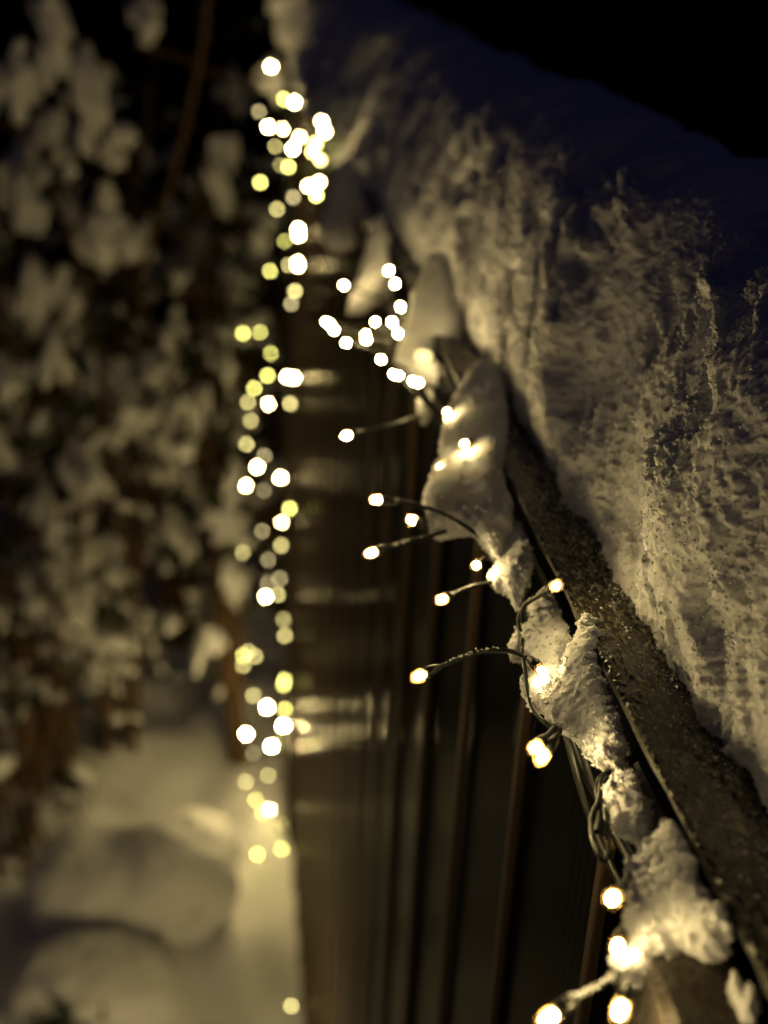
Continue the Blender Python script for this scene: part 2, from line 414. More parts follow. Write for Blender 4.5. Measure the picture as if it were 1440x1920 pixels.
# ------------------------------------------------------------------ snow heaped on the rail
def bank():
    ys = [0.02]
    while ys[-1] < FENCE_END + 0.05: ys.append(ys[-1] + max(0.0009, 0.0023*abs(ys[-1])))
    ys = np.array(ys)
    cs = np.array([(0.1655, 1.566), (0.1668, 1.578), (0.173, 1.60), (0.183, 1.63), (0.193, 1.658), (0.205, 1.682), (0.227, 1.706), (0.256, 1.720), (0.282, 1.714), (0.297, 1.690), (0.303, 1.64), (0.304, 1.566)])
    C = spline(cs, 400); seg = np.concatenate([[0], np.cumsum(np.linalg.norm(np.diff(C, axis=0), axis=1))])
    want = []; s = 0
    while s < seg[-1]:
        want.append(s); s += 0.0009 if s < 0.16 else 0.0030
    want = np.array(want)
    C = np.stack([np.interp(want, seg, C[:, 0]), np.interp(want, seg, C[:, 1])], 1)
    T = np.gradient(C, axis=0); T /= np.linalg.norm(T, axis=1)[:, None]
    Nn = np.stack([-T[:, 1], T[:, 0]], 1)                     # outward: towards -x, up
    S, Y = np.meshgrid(want, ys, indexing='ij')
    cx = np.repeat(C[:, :1], len(ys), 1); cz = np.repeat(C[:, 1:], len(ys), 1)
    nx = np.repeat(Nn[:, :1], len(ys), 1); nz = np.repeat(Nn[:, 1:], len(ys), 1)
    # further along, the heap has slumped out over the edge of the rail
    sl = np.clip((Y - 0.80) / 0.5, 0, 1); low = np.clip(1 - S / 0.09, 0, 1)
    cx = cx - sl * low * 0.022 - np.clip((Y-1.0)/0.5, 0, 1) * low**2 * 0.012
    cz = cz - np.clip((Y-1.0)/0.4, 0, 1) * low**2 * 0.020 * np.clip(0.5+noise(Y*11, 0*Y, 0*Y, 44)*1.3, 0, 1.4)
    amp = np.clip((Y - 0.02) / 0.45, 0.5, 1)
    sst = lambda e, w: np.clip((e/w + 1)*0.5, 0, 1)**2 * (3 - 2*np.clip((e/w + 1)*0.5, 0, 1))
    lump = 0.006 * fbm(Y*15, S*8, 0*Y, 11, 2)
    foot = np.clip(S / 0.012, 0, 1)
    warp = 0.45*noise(Y*18, S*28, 0*Y, 19) + 0.30*noise(Y*45, S*65, 0*Y, 20)
    Yv = Y - 0.8*S
    e1 = fbm(Yv*19 + warp, S*6, 0*Y, 21, 3)                    # scabs of old crust, long down the face
    e2 = fbm(Yv*46 + 1.2*warp, S*27, 0*Y, 22, 3)
    e3 = fbm(Yv*85 + 2*warp, S*110, 0*Y, 23, 2)
    fade = np.clip((0.19-S)/0.07, 0.10, 1)
    ridge = amp * fade * (0.0140*sst(e1, 0.24) + 0.0036*sst(e2, 0.22) - 0.008) * np.clip(S/0.03, 0.3, 1)
    soft = amp * fade * 0.0009 * sst(e3, 0.4)
    rim = np.clip(np.exp(-(e1/0.14)**2) + 0.8*np.exp(-(e2/0.12)**2), 0, 1.2)
    gr = 0.0007 * noise(Y*260, S*260, 0*Y, 16) + 0.0011 * noise(Y*430, S*430, 0*Y, 17) + 0.0012 * noise(Y*900, S*900, 0*Y, 18)
    gr = gr * np.clip((0.24-S)/0.06, 0.3, 1) * (0.50 + 0.8*rim)
    d = (lump * np.clip(S/0.05, 0.35, 1) + ridge + soft) * (0.35 + 0.65*foot) + gr
    wob = 0.0035 * fbm(Y*45, 0*Y, 0*Y, 71, 3) * np.clip(1 - S/0.03, 0, 1)
    X = cx + nx * d + wob; Z = cz + nz * d
    X[0] = X[1] + 0.003; Z[0] = np.minimum(Z[0], 1.5685)
    V = np.stack([X, Y, Z], -1).reshape(-1, 3); n0, n1 = X.shape
    i = np.arange(n0-1)[:, None]*n1 + np.arange(n1-1)[None, :]
    Q = np.stack([i, i+n1, i+n1+1, i+1], -1).reshape(-1, 4)[:, ::-1]
    mb = MB().add(V, Q)
    # end caps
    for e in (0, n1-1):
        ring = [j*n1+e for j in range(0, n0, 3)]
        c = V[ring].mean(0); k0 = mb.n; mb.add(np.vstack([V[ring], c]), None, [(len(ring), a, a+1) if e else (len(ring), a+1, a) for a in range(len(ring)-1)])
    # loose ice grains crusted on the lit face and strewn on the rail in front of the foot
    m = 90000
    jj = (rng.random(m)**1.1 * 0.155 / 0.0009).astype(int).clip(0, n0-1); kk = rng.integers(0, n1, m)
    keep = (ys[kk] < 1.0) & (rng.random(m) < 0.10 + 0.8*rim[jj, kk])
    jj, kk = jj[keep], kk[keep]
    P = np.stack([X[jj, kk], Y[jj, kk], Z[jj, kk]], 1) + rng.normal(0, 0.0004, (len(jj), 3))
    gv, gf = granules(P, rng.uniform(0.0004, 0.0013, len(P)) * (0.50 + 0.9*ys[kk])); mb.add(gv, None, gf)
    m = 5000; gy = rng.uniform(0.15, 1.1, m); gx = 0.166 - np.abs(rng.normal(0, 0.0065, m)); gx = np.where(gx < 0.1425, 0.1425 + rng.random(m)*0.02, gx)
    keep = noise(gx*110, gy*60, 0*gx, 51) > -0.25 + 0.0*gx; gx, gy = gx[keep], gy[keep]
    rr = rng.uniform(0.00025, 0.0008, len(gx))
    gv, gf = granules(np.stack([gx, gy, RAIL_Z1 + rr*0.5], 1), rr); mb.add(gv, None, gf)
    o = mb.build('snow_bank', M_BANK)
    return tag(o, 'thick bank of crusted snow heaped along the top of the fence rail', 'snow bank')
bank()

# ------------------------------------------------------------------ snow clumps lying on the light cable
def poly_dist(U, W, P):
    d = np.full(U.shape, 1e9); ins = np.zeros(U.shape, bool); n = len(P)
    for i in range(n):
        a, b = P[i], P[(i+1) % n]; e = b - a
        t = np.clip(((U-a[0])*e[0] + (W-a[1])*e[1]) / (e @ e), 0, 1)
        d = np.minimum(d, np.hypot(U-a[0]-t*e[0], W-a[1]-t*e[1]))
        c = ((a[1] > W) != (b[1] > W)); 
        with np.errstate(divide='ignore', invalid='ignore'):
            c &= U < (b[0]-a[0])*(W-a[1])/(b[1]-a[1]) + a[0]
        ins ^= c
    return np.where(ins, d, -d)

def clump(px_poly, label, h, T=0.011, R=0.016, zb=1.55, xmax=0.150, amp=1.0, seed=0, cut_back=True, group='snow clumps lying on the light cable'):
    P = []
    for p in px_poly:
        q = onz(p[0], p[1], zb)
        if q[0] > xmax: q = onx(p[0], p[1], xmax)
        P.append(q)
    P = np.array(P); c = P.mean(0)
    A = np.c_[P[:, 0]-c[0], P[:, 1]-c[1], np.ones(len(P))]
    co = np.linalg.lstsq(np.vstack([A, [[0.02, 0, 0], [0, 0.02, 0]]]), np.r_[P[:, 2]-c[2], 0, 0], rcond=None)[0]
    n = np.array([-co[0], -co[1], 1]); n /= np.linalg.norm(n)
    tv = CAM - c; tv /= np.linalg.norm(tv)
    if n @ tv < 0.35: n = n + tv * 0.6; n /= np.linalg.norm(n)
    u = np.array([0, 1, 0]) - n * n[1]; u /= np.linalg.norm(u); v = np.cross(n, u)
    # outline on the clump's own plane
    PP = []
    for p in px_poly:
        r = ray(*p); t = ((c - CAM) @ n) / (r @ n); q = CAM + r*t - c; PP.append((q @ u, q @ v))
    PP = np.array(PP)
    lo = PP.min(0) - 0.006; hi = PP.max(0) + 0.006
    us = np.arange(lo[0], hi[0], h); vs = np.arange(lo[1], hi[1], h); ws = np.arange(-T-0.006, T+0.008, h)
    U2, V2 = np.meshgrid(us, vs, indexing='ij')
    d2 = poly_dist(U2, V2, PP) + 0.0006 + amp * (0.0013*fbm(U2*150, V2*150, 0*U2, 100+seed, 2) + 0.0013*noise(U2*420, V2*420, 0*U2, 105+seed) + 0.0009*noise(U2*850, V2*850, 0*U2, 106+seed))
    R = R*0.55
    prof = np.where(d2 > 0, T*(np.clip(d2/R, 0, 1)*(2-np.clip(d2/R, 0, 1)))**0.5, d2)
    U3, V3, W3 = np.meshgrid(us, vs, ws, indexing='ij')
    nz = 0.0008*fbm(U3*70, V3*70, W3*70, 110+seed, 2) + amp*(0.0004*noise(U3*420, V3*420, W3*420, 120+seed) + 0.0004*noise(U3*850, V3*850, W3*850, 130+seed))
    phi = prof[:, :, None] - np.abs(W3 - 0.0*T) + nz * np.clip(0.35 + 3*np.abs(W3)/T, 0, 1)
    Xw = c[0] + U3*u[0] + V3*v[0] + W3*n[0]; Zw = c[2] + U3*u[2] + V3*v[2] + W3*n[2]
    cut = np.where(Zw < RAIL_Z0, 0.1445 - Xw, np.where(Zw < RAIL_Z1, np.maximum(0.1395 - Xw, Zw - RAIL_Z1), 1))
    if cut_back: phi = np.minimum(phi, cut)
    phi[0] = phi[-1] = -1; phi[:, 0] = phi[:, -1] = -1; phi[:, :, 0] = phi[:, :, -1] = -1
    # drop crumbs that hang free in the air: keep cells linked to the body
    body = phi > min(0.0025, phi.max()*0.6)
    for _ in range(7):
        g = body.copy()
        for ax in range(3):
            g |= np.roll(body, 1, ax) | np.roll(body, -1, ax)
        body = g & (phi > 0)
    phi = np.where(body | (phi <= 0), phi, -1e-4)
    Vv, Qq = surfnet(phi, (us[0], vs[0], ws[0]), h)
    Vw = c + Vv[:, :1]*u + Vv[:, 1:2]*v + Vv[:, 2:]*n
    mb = MB().add(Vw, Qq)
    ng = int(len(Vw) * 0.20 * amp)
    k = rng.integers(0, len(Vw), ng)
    edge = d2[(np.clip(((Vv[k, 0]-us[0])/h).astype(int), 0, len(us)-1)), (np.clip(((Vv[k, 1]-vs[0])/h).astype(int), 0, len(vs)-1))]
    k = k[(edge < 0.0035) | (rng.random(ng) < 0.32)]
    gv, gf = granules(Vw[k] + rng.normal(0, 0.0003, (len(k), 3)), rng.uniform(0.3, 1.0, len(k)) * h * 1.15); nb = len(mb.q[0]); mb.add(gv, None, gf)
    o = mb.build('snow_clump', M_GLOWCLUMP if seed in (1, 8) else M_CLUMP)
    o.data.materials.append(M_GRAIN); mi = np.zeros(len(o.data.polygons), np.int32); mi[nb:] = 1; o.data.polygons.foreach_set('material_index', mi)
    tag(o, label, 'snow clump', group); PLANES[seed] = (c, n, T)
    return o
PLANES = {}
def over(px, py, seed, lift):
    c, n, T = PLANES[seed]; r = ray(px, py); return CAM + r*(((c - CAM) @ n)/(r @ n)) + n*(T + lift)

clump([(928,682),(905,690),(880,718),(860,752),(840,790),(832,830),(832,868),(818,895),(806,930),(800,952),(812,972),(808,1003),(850,992),(885,990),(905,1020),(930,1045),(942,1000),(958,985),(955,945),(942,900),(945,850),(946,780),(944,720)],
      'large smooth tongue of snow on the cable with a lit bulb glowing in its middle', 0.0011, 0.008, 0.012, 1.552, 0.144, 0.7, 1)
clump([(975,980),(955,1000),(940,1035),(932,1075),(920,1092),(945,1105),(970,1138),(975,1105),(992,1075),(1002,1030),(996,995)],
      'small oval clump of snow between the bare bulb and the large glowing tongue', 0.0009, 0.006, 0.010, 1.547, 0.138, 0.9, 2)
clump([(1042,1105),(1018,1120),(1000,1140),(992,1170),(984,1200),(990,1240),(985,1290),(1000,1325),(1025,1320),(1035,1285),(1052,1265),(1064,1225),(1060,1185),(1052,1150)],
      'crumbly snow clump pierced by the arched lead and a small bright bulb', 0.0008, 0.006, 0.009, 1.545, 0.136, 1.1, 3)
clump([(1112,1165),(1090,1172),(1086,1200),(1070,1240),(1060,1275),(1042,1310),(1036,1350),(1060,1362),(1085,1385),(1100,1410),(1132,1438),(1158,1440),(1162,1410),(1178,1385),(1160,1360),(1148,1320),(1140,1285),(1130,1240),(1126,1200)],
      'tall triangular clump of granular snow leaning on the bare rail edge', 0.0007, 0.0065, 0.011, 1.546, 0.138, 1.1, 4)
clump([(1150,1452),(1168,1446),(1192,1456),(1206,1490),(1214,1525),(1208,1562),(1195,1575),(1180,1560),(1160,1560),(1150,1515)],
      'little ragged snow clump beside the looped dark cable', 0.0007, 0.005, 0.008, 1.543, 0.134, 1.1, 5)
clump([(1318,1545),(1292,1545),(1262,1552),(1240,1580),(1215,1605),(1190,1640),(1200,1665),(1196,1710),(1180,1745),(1172,1790),(1140,1838),(1165,1842),(1200,1830),(1240,1795),(1268,1778),(1300,1785),(1340,1775),(1378,1752),(1365,1715),(1338,1700),(1322,1655),(1315,1600)],
      'biggest rough snow clump lowest on the cable above the wooden post', 0.0008, 0.008, 0.013, 1.545, 0.139, 1.1, 6)
clump([(1372,1845),(1392,1862),(1420,1868),(1428,1890),(1408,1910),(1392,1890),(1376,1878)],
      'tiny flake of snow stuck to the dark rail side in the lower corner', 0.0007, 0.004, 0.005, 1.555, 0.139, 1.2, 7, False)
clump([(838,480),(812,482),(795,520),(780,560),(768,605),(752,660),(745,690),(770,700),(800,715),(832,722),(862,705),(868,660),(862,600),(852,540)],
      'wide pale snow tongue glowing yellow from a bulb buried inside it', 0.0014, 0.009, 0.013, 1.553, 0.152, 0.6, 8)
clump([(715,405),(698,430),(690,470),(675,520),(655,580),(690,570),(722,545),(745,530),(740,480),(728,440)],
      'blurred narrow snow tongue behind the wide glowing one', 0.002, 0.013, 0.018, 1.55, 0.148, 0.6, 9)
clump([(650,310),(625,340),(612,400),(598,445),(620,460),(650,455),(672,440),(690,395),(680,350),(668,320)],
      'dim blurred snow clump farthest along the rail side', 0.003, 0.02, 0.03, 1.54, 0.146, 0.6, 10)
clump([(790,735),(782,765),(795,790),(808,770),(806,742)], 'small dangling lump of snow below the wide glowing tongue', 0.0013, 0.006, 0.008, 1.54, 0.14, 0.8, 11)
clump([(968,1188),(958,1205),(962,1228),(978,1225),(980,1200)], 'thumbnail sized lump of snow left of the cable loop', 0.0008, 0.005, 0.007, 1.545, 0.14, 1.0, 12)

# ------------------------------------------------------------------ fairy lights
def lens_mesh(r, length, n=12):
    pr = [(0, 0.72), (0.25, 0.92), (0.6, 1.0), (length*0.6, 1.0), (length*0.8, 0.86), (length*0.93, 0.55), (length, 0.0)]
    a = np.arange(n)/n*2*np.pi; V = []; 
    for z, q in pr[:-1]: V += [(z*r if z < 1 else z*r, q*r*math.cos(t), q*r*math.sin(t)) for t in a]
    V.append((length*r, 0, 0)); V.append((0, 0, 0)); Q = []; T = []
    m = len(pr)-1
    for i in range(m-1):
        for j in range(n): Q.append((i*n+j, i*n+(j+1) % n, (i+1)*n+(j+1) % n, (i+1)*n+j))
    for j in range(n):
        T.append(((m-1)*n+j, (m-1)*n+(j+1) % n, m*n)); T.append((m*n+1, (j+1) % n, j))
    return np.array(V), Q, T
def aim(d):
    return Vector(d).to_track_quat('X', 'Z').to_matrix().to_4x4()

near = empty('fairy_light_string', (0.136, 0.6, 1.535), 'near string of warm fairy lights on dark cable along the rail edge', 'fairy lights', 'fairy light strings')
far = empty('fairy_light_string', (0.11, 2.75, GZ), 'blurred fairy light garland hanging down the far end post', 'fairy lights', 'fairy light strings')

def strand(y0, y1, x, z, ax, az, f, ph, r, n):
    yy = np.linspace(y0, y1, n)
    return np.stack([x + ax*np.sin(yy*f+ph) + ax*0.6*noise(yy*14, 0*yy, 0*yy+ph, 81), yy, z + az*np.cos(yy*f*0.83+ph) + az*0.7*noise(yy*17, 0*yy+ph, 0*yy, 82)], 1)
for (x, z, ax, az, f, ph) in ((0.1352, 1.540, 0.0022, 0.005, 31, 0.3), (0.1325, 1.535, 0.003, 0.006, 27, 2.1), (0.1362, 1.532, 0.002, 0.006, 36, 4.4)):
    child(MB().tube(strand(-0.28, 2.74, x, z, ax, az, f, ph, 0.0014, 900), 0.0014, 8), 'cable', M_CABLE, near, True)
# slack loops of the lead wire hanging off the bundle
for pts in ([(1145,1448),(1128,1462),(1122,1500),(1108,1535),(1112,1580),(1132,1615),(1140,1585),(1135,1520),(1140,1470)],
            [(1160,1445),(1128,1455),(1118,1480),(1124,1520),(1118,1560)],
            [(985,1130),(972,1160),(980,1190),(1000,1190),(1008,1165)],
            [(1010,1040),(1000,1090),(985,1130),(990,1170),(978,1200),(985,1260),(1000,1330),(1040,1370)],
            [(1170,1380),(1195,1388),(1212,1412)],
            [(1180,1690),(1176,1740),(1166,1790),(1158,1850)],
            [(820,712),(850,730),(862,742)]):
    P = np.array([onz(px, py, 1.549 + 0.003*math.sin(i*1.7)) for i, (px, py) in enumerate(pts)])
    P[:, 0] = np.minimum(P[:, 0], 0.1385)
    child(MB().tube(spline(P, 50), 0.0009, 8), 'cable', M_CABLE, near, True)

def bulb(root, tip_px, z, mat, r, via=(), vz=None, length=3.0, sock=8.0, wire_r=0.0011, origin=None, crust=False, wide=1.35, frontal=None, collar=False):
    """one LED: lens (the part that shines) with its socket and lead wire"""
    tip = frontal if frontal is not None else onz(tip_px[0], tip_px[1], z)
    P = [np.asarray(origin)] + [onz(a, b, zz) for (a, b, zz) in reversed(via)] + [tip]
    d = P[-1] - P[-2]; d = d / np.linalg.norm(d)
    Vv, Q, T = lens_mesh(r, length)
    base = tip - d * r * length * 0.5
    R = np.array(aim(d).to_3x3()); Vw = Vv @ R.T + base
    ln = child(MB().add(Vw, Q, T), 'bulb', mat, root, True)
    S = np.array([base - d*r*sock, base - d*r*(sock*0.5), base - d*r*(0.3 if collar else -0.35)])
    child_sub(MB().tube(S, [r*0.85, r*wide*0.9, r*wide] if not collar else [r*1.0, r*1.5, r*1.5], 10), 'socket', M_CABLE, ln)
    if collar:
        Vl, Ql, Tl = lens_mesh(r*1.75, 2.7, 14)
        child_sub(MB().add(Vl @ R.T + base - d*r*0.7, Ql, Tl), 'lens', M_LENS, ln)
    P[-1] = base - d*r*sock*0.9
    if np.linalg.norm(P[-1]-P[0]) > 0.004:
        W = spline(P, 40)
        child_sub(MB().tube(W, wire_r, 7), 'lead_wire', M_CABLE, ln)
        if crust:
            W2 = W[rng.integers(2, 40, 90)]; keep = noise(W2[:, 1]*150, W2[:, 0]*150, 0*W2[:, 0], 91) > -0.25; W2 = W2[keep]
            g = W2 + np.c_[rng.normal(0, 0.0004, (len(W2), 2)), np.abs(rng.normal(0.0010, 0.0003, len(W2)))]
            gv, gf = granules(g, rng.uniform(0.0003, 0.0007, len(g))); child_sub(MB().add(gv, None, gf), 'snow_crust', M_CLUMP, ln)
    return ln
def child_sub(mb, name, mat, parent):
    o = mb.build(name, mat, None, True); o.parent = parent
    o.matrix_parent_inverse = (Matrix.Translation(near.location) if parent.parent == near else Matrix.Translation(far.location)).inverted() @ Matrix.Translation(parent.parent.location)
    o.matrix_parent_inverse = Matrix.Identity(4)
    return o
RN = 0.0016
NB = [  # tip pixel, z, [via pixels with z], origin pixel + z, crust
    ((649,817), 1.548, [(735,797,1.549)], (790,780,1.545), False),
    ((705,937), 1.558, [(760,942,1.558),(840,966,1.562)], (915,1018,1.556), True),
    ((695,1037), 1.548, [(770,1015,1.55)], (850,992,1.55), True),
    ((773,975), 1.535, [(805,988,1.535)], (840,985,1.54), False),
    ((893,1060), 1.556, [(905,1050,1.54)], (925,1040,1.545), False),
    ((828,1124), 1.556, [(872,1104,1.551)], (925,1090,1.548), False),
    ((1043,1098), 1.583, [(1010,1118,1.566),(982,1138,1.558)], (980,1175,1.55), False),
    ((785,1268), 1.552, [(850,1240,1.553),(905,1222,1.555),(960,1222,1.556)], (1020,1250,1.552), True),
    ((1018,1260), 1.558, [(1008,1250,1.558)], (1000,1235,1.55), False),
    ((1003,1402), 1.560, [(1022,1383,1.558)], (1042,1362,1.55), False),
    ((1016,1421), 1.556, [(1032,1398,1.558)], (1050,1370,1.55), False),
    ((1148,1685), 1.574, [(1168,1660,1.565)], (1182,1640,1.55), False),
    ((1158,1776), 1.556, [(1165,1750,1.553)], (1176,1720,1.55), False),
    ((1028,1910), 1.548, [(1075,1872,1.55)], (1150,1835,1.55), True),
    ((1162,1896), 1.552, [(1170,1872,1.552)], (1180,1845,1.55), False),
    ((838,772), 1.574, [(845,762,1.545)], (852,748,1.545), False),
    ((840,786), 1.558, [(848,772,1.541)], (856,756,1.543), False),
    ((826,876), 1.561, [(838,866,1.558)], (850,856,1.552), False),
    ((870,832), 1.577, [(880,828,1.578)], (892,828,1.556), False),
]
p_ = over(870, 832, 1, 0.0045); NB[-1] = ((870,832), p_[2], [(880,828,p_[2]-0.002)], (892,828,p_[2]-0.012), False)
for tp, z, via, org, cr in NB:
    bulb(near, tp, z, LED_SMALL if tp in ((1018,1260), (1158,1776), (826,876), (838,772), (840,786)) else LED_GLOW if tp == (870,832) else LED_HALF if tp in ((1043,1098), (1148,1685), (893,1060)) else LED_NEAR, RN, via, None, 3.0, 5.0, 0.0011, onz(*org), cr, 1.2, None, True)
buried = onz(793, 668, 1.5615)
bulb(near, None, None, LED_BURIED, 0.0045, (), None, 3, 4, 0.001, buried + np.array([0.012, 0.012, -0.006]), False, 1.1, buried)

for i, yb in enumerate((0.16, 0.08, -0.02)):
    tip = np.array([0.075 + 0.018*math.sin(i*2.3), yb + 0.02, 1.538 + 0.008*math.cos(i*1.9)])
    bulb(near, None, None, LED_NEAR, RN, (), None, 3, 5, 0.0011, np.array([0.134, yb+0.02, 1.538]), False, 1.1, tip)
for px, py, dz in ((885,940,.022),(900,990,.02),(785,600,.022),(785,640,.020),(790,685,.020),(815,660,.022),(700,520,.024),(1020,1170,.013),(1090,1270,.015),(1100,1350,.014)):  # unseen bulbs added under the clumps to make the snow glow
    c = onz(px, py, 1.552); dr = (c - CAM)/np.linalg.norm(c - CAM); tip = c + dr*dz; tip[0] = min(tip[0], 0.142)
    bulb(near, None, None, LED_FILL if px > 850 else LED_FILL_BRIGHT, RN, (), None, 3, 4, 0.001, tip + np.array([-0.004, 0.012, -0.004]), False, 1.1, tip)
MIDL = [(729,507),(741,532),(645,535),(751,575),(612,604),(618,608),(626,619),(649,643),(686,628),(686,637),(704,604),(735,604),(746,625),(714,674),(738,702),(748,705),(774,715),(785,718)]
for i, (px, py) in enumerate(MIDL):
    z = 1.560 if px > 700 else 1.550
    tip = onz(px, py, z); org = np.array([0.134, tip[1] + rng.uniform(-0.03, 0.03), 1.538])
    lr = bulb(near, (px, py), z, LED_MID, 0.0017, (), None, 2.6, 5.0, 0.0011, org, False, 1.1)
FARL = """508,125W 533,186Y 552,192W 486,209F 503,238W 530,241W 517,274D 562,258W 549,279W 603,228W 609,247W 592,268Y 586,285Y 600,300D 527,308D 541,313Y 488,342Y
578,349W 598,342W 593,366Y 550,370F 520,392D 559,430W 560,441W 533,452Y 558,493W 559,498W 507,508Y 542,497D 553,546D 546,570F
456,625Y 488,624Y 509,662Y 502,704Y 539,707W 551,709W 477,728Y 465,754D 504,757W 544,757D 471,789D 462,833D 495,855F 482,876W 526,896W 462,911W 495,919F
543,954Y 528,979W 492,996F 527,1023D 456,1036D 503,1050F 503,1095F 525,1085F 498,1119W 521,1115D 532,1162D 534,1192D 456,1229Y 478,1231D 466,1222D 456,1248D
533,1275Y 532,1285Y 475,1304D 500,1326W 534,1330Y 531,1361W 462,1376W 475,1412F 509,1399W 525,1393Y 503,1454D 461,1466D 480,1500Y 506,1518W 493,1525Y 527,1545Y 528,1592Y 482,1602Y 546,1886D""".split()
prev = None
for s in FARL:
    px, py = s[:-1].split(','); px, py = float(px), float(py); kind = s[-1]
    if px > 556 and py < 400:
        tip = onx(px, py, 0.116); org = np.array([0.137, tip[1]+0.02, 1.54 if tip[2] > 1.5 else tip[2]])
        org[2] = max(org[2], tip[2]-0.01)
    else:
        tip = ony(px, py, 2.70 + rng.uniform(-0.04, 0.03))
        if tip[0] > 0.124: tip = onx(px, py, 0.124)
        if py > 1580: tip = onz(px, py, GZ + 0.075)
        org = np.array([0.128 + rng.uniform(-0.008, 0.0), 2.70 + rng.uniform(-0.02, 0.02), tip[2] + rng.uniform(-0.01, 0.03)])
        if py > 1580: org = tip + np.array([0.03, 0.02, -0.03])
    bulb(far, None, None, LED_LOW if (1480 > py > 1290 and kind == 'W') else LED_RAIL if (px > 556 and py < 400 and kind == 'W') else LED_FAR[kind], 0.0037, (), None, 2.2, 2.4, 0.0012, org, False, 1.0, tip)
for i in range(10):                             # unseen bulbs added below the frame to brighten ground and mounds
    yb = 0.75 + 0.055*i; tip = np.array([0.07 + 0.03*math.sin(i*2.1), yb, GZ + 0.45 + 0.10*math.cos(i*1.3)])
    bulb(far, None, None, LED_GROUND_FILL, 0.0037, (), None, 2.2, 2.4, 0.0012, np.array([0.13, yb+0.02, GZ+0.45]), False, 1.0, tip)
for ph in (0.0, 2.0, 4.0):
    zz = np.linspace(GZ+0.02, 1.56, 160)
    P = np.stack([0.122 + 0.006*np.sin(zz*17+ph), 2.70 + 0.012*np.cos(zz*13+ph), zz], 1)
    child(MB().tube(P, 0.0016, 6), 'cable', M_CABLE, far, True)

# ------------------------------------------------------------------ snowed-under plants and shrubs
def ico(sub=2):
    import bmesh
    bm = bmesh.new(); bmesh.ops.create_icosphere(bm, subdivisions=sub, radius=1)
    V = np.array([v.co[:] for v in bm.verts]); F = np.array([[v.index for v in f.verts] for f in bm.faces]); bm.free(); return V, F
ICO2 = ico(3); ICO1 = ico(2)
def blob(mb, c, rad, tilt, seed, base=ICO1, amp=0.28):
    V, F = base; c = np.asarray(c)
    n = fbm(V[:, 0]*1.5+seed*3.1, V[:, 1]*1.5, V[:, 2]*1.5, seed % 97, 2)
    W = V * (1 + amp*n)[:, None] * np.asarray(rad)
    ax = Vector(tilt).to_track_quat('Z', 'X').to_matrix() if np.linalg.norm(tilt) > 0 else Matrix.Identity(3)
    mb.add(W @ np.array(ax).T + c, None, F)

def sdf_mound(name, ell, label, cat, res, seed, mat):
    lo = np.min([np.array(e[0]) - np.array(e[1])*1.25 for e in ell], 0); hi = np.max([np.array(e[0]) + np.array(e[1])*1.25 for e in ell], 0)
    g = [np.arange(lo[k], hi[k], res) for k in range(3)]
    X, Y, Z = np.meshgrid(*g, indexing='ij'); phi = np.full(X.shape, -9.0); K = 0.03
    acc = np.zeros(X.shape)
    for c, r, p in ell:
        q = ((np.abs(X-c[0])/r[0])**p + (np.abs(Y-c[1])/r[1])**p + (np.abs(Z-c[2])/r[2])**p)**(1/p)
        acc += np.exp(np.clip((1-q)*min(r)/K, -40, 40))
    phi = K*np.log(acc + 1e-12) + 0.012*fbm(X*11, Y*11, Z*11, seed, 3)
    phi[0] = phi[-1] = -1; phi[:, 0] = phi[:, -1] = -1; phi[:, :, 0] = phi[:, :, -1] = -1
    V, Q = surfnet(phi, lo, res)
    return V, Q
root = empty('snow_covered_shrub', (-0.27, 2.45, GZ), 'rounded low shrub buried under a thick rolled hood of snow near the fence foot', 'shrub', 'low shrubs buried in snow')
V, Q = sdf_mound('a', [((-0.28, 2.46, -0.43), (0.25, 0.14, 0.14), 3.0), ((-0.15, 2.45, -0.39), (0.13, 0.13, 0.15), 2.5)], '', '', 0.008, 5, None)
child(MB().add(V, Q), 'snow', M_GROUND, root, True)
mb = MB()
for i in range(26):
    b = np.array([-0.2+rng.normal(0, .06), 2.345+rng.normal(0, .015), -0.45+rng.normal(0, .02)]); mb.tube([b, b+rng.normal(0, .03, 3)+(0, -.015, .0)], [.004, .002], 5)
o = child(mb, 'twigs', M_LEAF, root, True); o['kind'] = 'stuff'
root = empty('snow_covered_shrub', (-0.32, 2.15, GZ), 'lower shrub under smooth snow with dark twigs showing at the front', 'shrub', 'low shrubs buried in snow')
V, Q = sdf_mound('b', [((-0.37, 2.17, -0.47), (0.17, 0.12, 0.11), 2.3), ((-0.25, 2.16, -0.50), (0.10, 0.09, 0.08), 2.2)], '', '', 0.008, 15, None)
child(MB().add(V, Q), 'snow', M_GROUND, root, True)
mb = MB()
for i in range(90):
    b = np.array([-0.40+rng.normal(0, .035), 2.07+rng.normal(0, .02), -0.46+rng.normal(0, .025)]); mb.tube([b, b+rng.normal(0, .035, 3)+(0, -.02, .01)], [.006, .002], 5)
o = child(mb, 'twigs', M_LEAF, root, True); o['kind'] = 'stuff'

